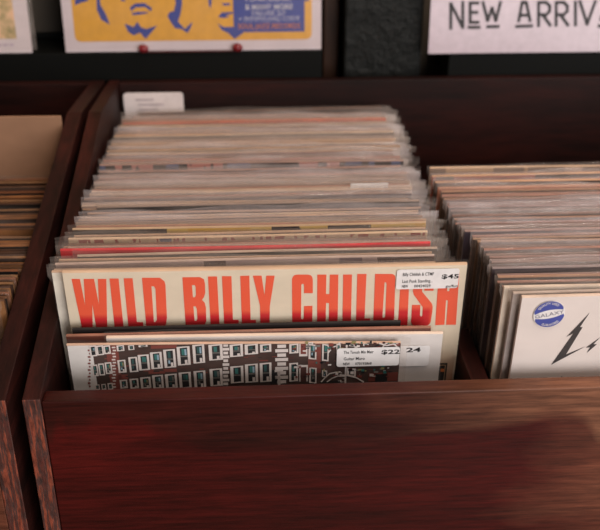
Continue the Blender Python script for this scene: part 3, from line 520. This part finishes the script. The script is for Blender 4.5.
text_mb(mb, 'QUALITY USED', 0, 0, .0022, -.0013, 0, .78, .006, 'CENTER', (cx, cz, rad*.74, R(90)+ang, 1))
text_mb(mb, 'GUARANTEED', 0, 0, .0022, -.0013, 0, .78, .006, 'CENTER', (cx, cz, rad*.90, R(270)+ang, -1))
printed('sticker_lettering', st, mb, [STICKER, flat('sticker_grey_ink', (110,110,130))])
LANDR = [
 (.6075, 'grey record showing a narrow strip just left of the lightning-bolt record', (190,172,160), (172,162,158), .000, .1945),
 (.6145, 'cream record whose thin pale edge shows left of the grey strip and lightning-bolt record', (222,204,186), (226,212,196), .0008, .1890),
 (.6440, 'record with dark purple-grey top strip, a few behind the lightning-bolt record', (150,134,134), (70,60,70), .003, .1865),
 (.7140, 'record with dark indigo strip across the middle of the right-hand row', (170,140,134), ('B', ((60,52,74), (48,42,56), (150,84,80), (58,54,84)), 8, 2.0), .0034, .1785),
 (.8165, 'record with pinkish-orange top strip near the back of the right-hand row', (206,150,124), (206,132,104), .0018, .1740),
 (.8300, 'tan record with thin dark line along its top, near the back of the right-hand row', (212,166,132), (64,44,36), .002, .1735),
 (.8480, 'record with greenish-black top strip dotted red, near the very back of the right-hand row', (212,168,134), ('B', ((48,46,36), (52,48,38), (180,84,60), (44,42,36)), 9, 4.0), .0020, .1735)]
shortr = ['grey-stripped front record', 'thin pale-edged cream record', 'purple-grey-topped record', 'indigo-stripped record', 'pinkish-orange-topped record', 'dark-lined tan record', 'greenish-black-topped record']
seq = []
for i, (y, *rest) in enumerate(LANDR):
    seq.append((y, rest, shortr[i])); nxt = LANDR[i+1][0] if i+1 < len(LANDR) else .862
    gap = nxt-y; n = max(0, int(gap/.0057)-1)
    for k in range(n): seq.append((y+gap*(k+1)/(n+1), None, None))
FR = [(60,44,38), (84,62,50), (50,44,44), (110,84,66), (70,52,44)]
TR = [('mauve-grey', (156,124,118)), ('tan', (172,130,104)), ('pinkish', (172,126,112)), ('grey', (146,120,112)), ('buff', (182,146,120)), ('dusky brown', (130,92,78))]
for i, (y, lm, sh) in enumerate(seq):
    if lm:
        label, ec, fc, dz, x0 = lm; last = sh; cnt = 0
        record(label, x0, x0+.313, y, ZR+dz, card(ec), banded(fc[1], fc[2], .45, fc[3]) if fc[0] == 'B' else card(fc), t=.003, group=GR, flap=.0035, ext=.006, left=.003)
    else:
        cnt += 1; nm, ec = rr.choice(TR); fc = rr.choice(FR); x0 = max(.1745, .1868-max(0, y-.688)*.25)+rr.uniform(0, .003)
        record('%s-topped record in clear sleeve, %s behind the %s' % (nm, ORD[cnt], last), x0, x0+.314, y, ZR+rr.uniform(-.002, .002), card(ec), card(fc), t=rr.uniform(.0026, .0032), group=GR, flap=rr.uniform(.003, .006),
               ext=.006, left=rr.uniform(.001, .004), fold=rr.random() < .5, mat=MILKY if rr.random() < .5 else CLEAR)
record('tan-topped record with faint dark marks, rearmost of the right-hand row', .1745, .4865, .8665, ZR+.0030, card((216,182,150), .08), banded(((206,172,140), (206,172,140), (150,128,112), (206,172,140), (170,110,80)), 11, .5, 6.0), t=.003, group=GR,
       flap=.002, ext=.004, fold=True)

# --- the left bin: records in browns and a blank board behind them
GL = 'brown records in the left bin'
TL = [('rust-brown', (122,74,46)), ('dark brown', (70,46,34)), ('ochre', (136,88,50)), ('umber', (92,62,43)), ('tan', (128,92,62))]  # dim warm light over this bin is put into the jacket browns
n = 40; ya, yb_ = .662, .934; cnt = 0
for i in range(n):
    y = ya+(yb_-ya)*i/(n-1); nm, ec = rr.choice(TL); fc = rr.choice(((36,28,24), (60,40,30), (110,70,44), (30,26,26), (140,96,60)))
    if i == 0:
        record('grey record in loose crumpled plastic, frontmost in the left bin', -.5300, -.2250, y, -.372, card((120,104,88)), card((90,84,76)), t=.003, group=GL, flap=.012, ext=.008, amp=.0015); continue
    lab = ('%s-edged record in the left bin, %s behind its frontmost record' % (nm, ORD[i])) if i <= 20 else ('%s-edged record in the left bin, %s in front of its blank board' % (nm, ORD[n-i]))
    x1 = -.2148-rr.uniform(0, .0012)+(y-.575)*.0139
    o, *_ = record(lab, x1-.313, x1, y, -.371+rr.uniform(-.003, .003), card(ec, .25), card(fc, .2), t=rr.uniform(.0026, .0034), group=GL, flap=.003, ext=.001, left=.002, bag=(i % 3 == 0), mat=CLEAR_THIN); o.rotation_euler.z = LB
t = thing('divider_board', 'blank tan cardboard board standing behind the brown records in the left bin', 'divider board', (-.3685, .9545, FLOOR+.0003), lean_at(.955), LB)
mb = MB(); mb.box(-.158, .158, 0, .003, 0, .353); mb.build('board', card((150,114,90), .04, .7), t, bevel=.0006)

# ------------------------------------------------------------------ display shelves behind, with what stands on them
BLACK = flat('black_painted_shelf', (9,10,9), .6, 0, .12)
SZ = -.279
def shelf(label, x0, x1):
    t = thing('display_shelf', label, 'shelf', ((x0+x1)/2, 1.118, SZ-.0365)); w = (x1-x0)/2
    mb = MB(); mb.box(-w, w, .0, .088, 0, .0365); mb.build('ledge', BLACK, t, bevel=.0012)
    mb = MB(); mb.box(-w, w, .080, .0885, .0367, .043); mb.build('back_rail', BLACK, t, bevel=.001)
    for s in (-.6, .6):
        mb = MB(); mb.prism([(.02, -.0002), (.088, -.0002), (.088, -.07)], s*w-.006, s*w+.006); mb.build('bracket', BLACK, t)
    return t
shelf('long black display shelf under the yellow record, behind the bins', -.95, .0803)
shelf('black display shelf under the NEW ARRIVALS sign, behind the bins', .2390, .90)
# yellow compilation record
a = R(-4)
t = thing('record', 'yellow record with blue face shapes, standing on the black shelf', 'record', (0, 1.122, SZ+.0004), a, group='records on display shelves')
x0, x1 = YR['tl'][0], YR['br'][0]
jacket(t, x0, x1, .314, .004, card((194,182,186), .03), card((196,184,190), .03, .4))
mb = MB(); mb.rrect(x0+.0125, .0125, x1-.0115, .300, .007, -.0002, 0); printed('yellow_panel', t, mb, flat('sleeve_yellow', (206,150,48), .4))
mb = MB()
for p in FACES: mb.poly([p], -.0004, 0)
printed('face_shapes', t, mb, flat('sleeve_blue', (44,58,134), .4))
(bx0, bz0), (bx1, bz1) = YR['blue0'], YR['blue1']
mb = MB(); mb.rect(bx0, bz0, bx1, .150, -.0005, 0); mb.rect(bx1-.002, .0585, bx1+.0055, .150, -.00052, 0); printed('text_panel', t, mb, MATS['sleeve_blue'])
mb = MB(); xc = (bx0+bx1)/2
for txt, zz, hh_, wd, mi, bo in (('PUNK DISCO', YR['t0'][1]-.001, .0062, .056, 0, .03), ('& MANY MORE', YR['t1'][1]-.0036, .0066, .058, 0, .05), ('DELUXE 2LP', YR['t2'][1]-.0030, .0058, .041, 0, .01),
                               ('+ DOWNLOAD CODE', YR['t3'][1]-.0030, .0058, .074, 0, .012), ('SOUL JAZZ RECORDS', YR['t4'][1]-.0026, .0060, .0765, 1, .03)):
    text_mb(mb, txt, xc-wd/2, zz, hh_, -.0007, mi, 1, bo, fit=wd)
printed('cover_lettering', t, mb, [flat('lettering_white', (224,220,230)), flat('lettering_orange', (226,140,80))])
sleeve(t, x0, x1, .314, .004, CLEAR_THIN, .006, .0006, .0006, False, 77, 0, .0012)
# its wire stand with two red tips
t = thing('record_stand', 'small wire stand with two red tips under the yellow record', 'stand', (-.082, 1.1195, SZ+.0004))
def ball(name, x, y, z, r, m, parent, sx=1):
    me = bpy.data.meshes.new(name); bm = bmesh.new(); bmesh.ops.create_uvsphere(bm, u_segments=16, v_segments=10, radius=r)
    for v in bm.verts: v.co.x *= sx
    bmesh.ops.translate(bm, vec=(x, y, z), verts=bm.verts); bm.to_mesh(me); bm.free(); me.materials.append(m)
    for p in me.polygons: p.use_smooth = True
    ob = bpy.data.objects.new(name, me); COL.objects.link(ob); ob.parent = parent; return ob
RED = flat('red_rubber', (118,24,32), .4)
for sx in (-1, 1):
    ob = ball('rubber_tip', sx*.0575, -.0035, .0048, .0050, RED, t, 1.3); ob['label'] = 'red rubber tip'
mb = MB(); mb.box(-.0575, .0575, -.0045, -.0028, .0002, .0018); mb.build('wire_bar', flat('dark_red_wire', (70,20,22), .4), t, bevel=.0003)
# record at the far left, in a loose bag
t = thing('record', 'white-bordered record with faded green and pink garden picture, left end of shelf', 'record', (-.43, 1.122, SZ+.0004), R(-4), group='records on display shelves')
x1 = -.2655+.43-.0105; x0 = x1-.313
jacket(t, x0, x1, .314, .004, card((202,190,192), .03), card((202,190,194), .03, .4))
m, nt, b = base('garden_picture_print'); nn = noise(nt, 42, (1, 1, 1), 4, .6); r = ramp(nt, [(.3, (104,104,62)), (.42, (172,150,104)), (.54, (218,178,140)), (.66, (222,160,140)), (.78, (196,186,140))]); nt.links.new(nn.outputs['Fac'], r.inputs[0]); nt.links.new(r.outputs[0], b.inputs['Base Color'])
mb = MB(); mb.rect(x0+.02, .0170, x1-.0165, .297, -.0002); printed('cover_picture', t, mb, m)
mb = MB()
for k in range(14): mb.rect(x1-.021-k*.0075-.0055, .0085, x1-.021-k*.0075, .0112, -.0003)
printed('cover_print', t, mb, flat('mauve_ink', (176,160,176)))
sleeve(t, x0, x1, .314, .004, CLEAR, .006, .0095, .003, False, 12, 0, .0016)
# NEW ARRIVALS sign
t = thing('shelf_sign', 'white sign reading NEW ARRIVALS in black underlined capitals', 'sign', (0, 1.1165, SZ), R(-3))
sxa, sza = SG['bl']
mb = MB(); mb.box(sxa, sxa+.345, -.0008, 0, sza, sza+.125); mb.build('sign_sheet', flat('sign_paper', (190,174,185), .3), t, bevel=.0002)
mb = MB()
for p in SIGN: mb.stroke(p, .0040, -.0011)
printed('sign_lettering', t, mb, flat('sign_ink', (34,26,30)))

# ------------------------------------------------------------------ the shop around
def struct(name, mb, m, bevel=0): o = mb.build(name, m, bevel=bevel); o['kind'] = 'structure'; return o
m, nt, b = base('dark_grey_brown_wall'); nn = noise(nt, 5, (1, 1, 1), 5); r = ramp(nt, [(.3, (52,46,40)), (.7, (82,72,60))]); nt.links.new(nn.outputs['Fac'], r.inputs[0]); nt.links.new(r.outputs[0], b.inputs['Base Color']); b.inputs['Roughness'].default_value = .8
mb = MB(); mb.box(-2.4, 2.4, 1.207, 1.30, 0, 2.7); struct('wall_back', mb, m)
m, nt, b = base('worn_floor_boards'); nn = noise(nt, 8, (.3, 3, 1), 5); r = ramp(nt, [(.3, (96,70,52)), (.7, (150,114,86))]); nt.links.new(nn.outputs['Fac'], r.inputs[0]); nt.links.new(r.outputs[0], b.inputs['Base Color']); b.inputs['Roughness'].default_value = .5
mb = MB(); mb.box(-2.4, 2.4, -3.2, 1.30, -.05, 0); struct('floor', mb, m)
m, nt, b = base('rough_black_paint'); nn = noise(nt, 70, (1, 1, .8), 5, .65); b.inputs['Base Color'].default_value = srgb((15,17,16)); b.inputs['Roughness'].default_value = .5; b.inputs['Specular IOR Level'].default_value = .25; bump(nt, b, nn.outputs['Fac'], .9, .006)
mb = MB(); mb.box(.1095, .2080, 1.140, 1.206, 0, 2.7); struct('trim_1', mb, m, .003)
mb = MB(); mb.box(.0855, .1060, 1.175, 1.206, 0, 2.7); struct('trim_2', mb, wood('brown_post', (52,32,22), (78,52,38), (98,68,50), (1, 1, .1), .5), .002)

# ------------------------------------------------------------------ light
def area(name, loc, target, sx, sy, power, col):
    l = bpy.data.lights.new(name, 'AREA'); l.shape = 'RECTANGLE'; l.size = sx; l.size_y = sy; l.energy = power; l.color = col
    o = bpy.data.objects.new(name, l); COL.objects.link(o); o.location = loc
    o.rotation_euler = (Vector(target)-Vector(loc)).to_track_quat('-Z', 'Y').to_euler()
area('shop_window', (1.7, -2.5, 1.25), (.1, .7, .85), 2.4, 2.1, 95, (1, .95, .92))
area('ceiling_light', (.75, .15, 2.62), (.05, .78, .9), 1.2, .5, 27, (1, .85, .73))
area('ceiling_light', (-1.3, .3, 2.5), (-.4, .75, .9), .4, .4, 5, (1, .66, .40))
w = bpy.data.worlds.new('shop_air'); S.world = w; w.use_nodes = True
w.node_tree.nodes['Background'].inputs[0].default_value = (.95, .86, .82, 1); w.node_tree.nodes['Background'].inputs[1].default_value = .07

# ------------------------------------------------------------------ camera
cd = bpy.data.cameras.new('camera'); cam = bpy.data.objects.new('camera', cd); COL.objects.link(cam)
cd.sensor_width = 36; cd.sensor_fit = 'HORIZONTAL'; cd.lens = 907/600*36; cd.clip_start = .02
cam.location = (0, 0, H); cam.rotation_euler = (math.pi/2-math.atan2(.458, .8877), 0, -math.asin(48/1021.8))
cd.dof.use_dof = True; cd.dof.focus_distance = .735; cd.dof.aperture_fstop = 6.3
S.camera = cam
S.view_settings.view_transform = 'Standard'; S.view_settings.look = 'None'; S.view_settings.exposure = .20; S.view_settings.gamma = 1
S.cycles.transparent_max_bounces = 24; S.cycles.max_bounces = 8
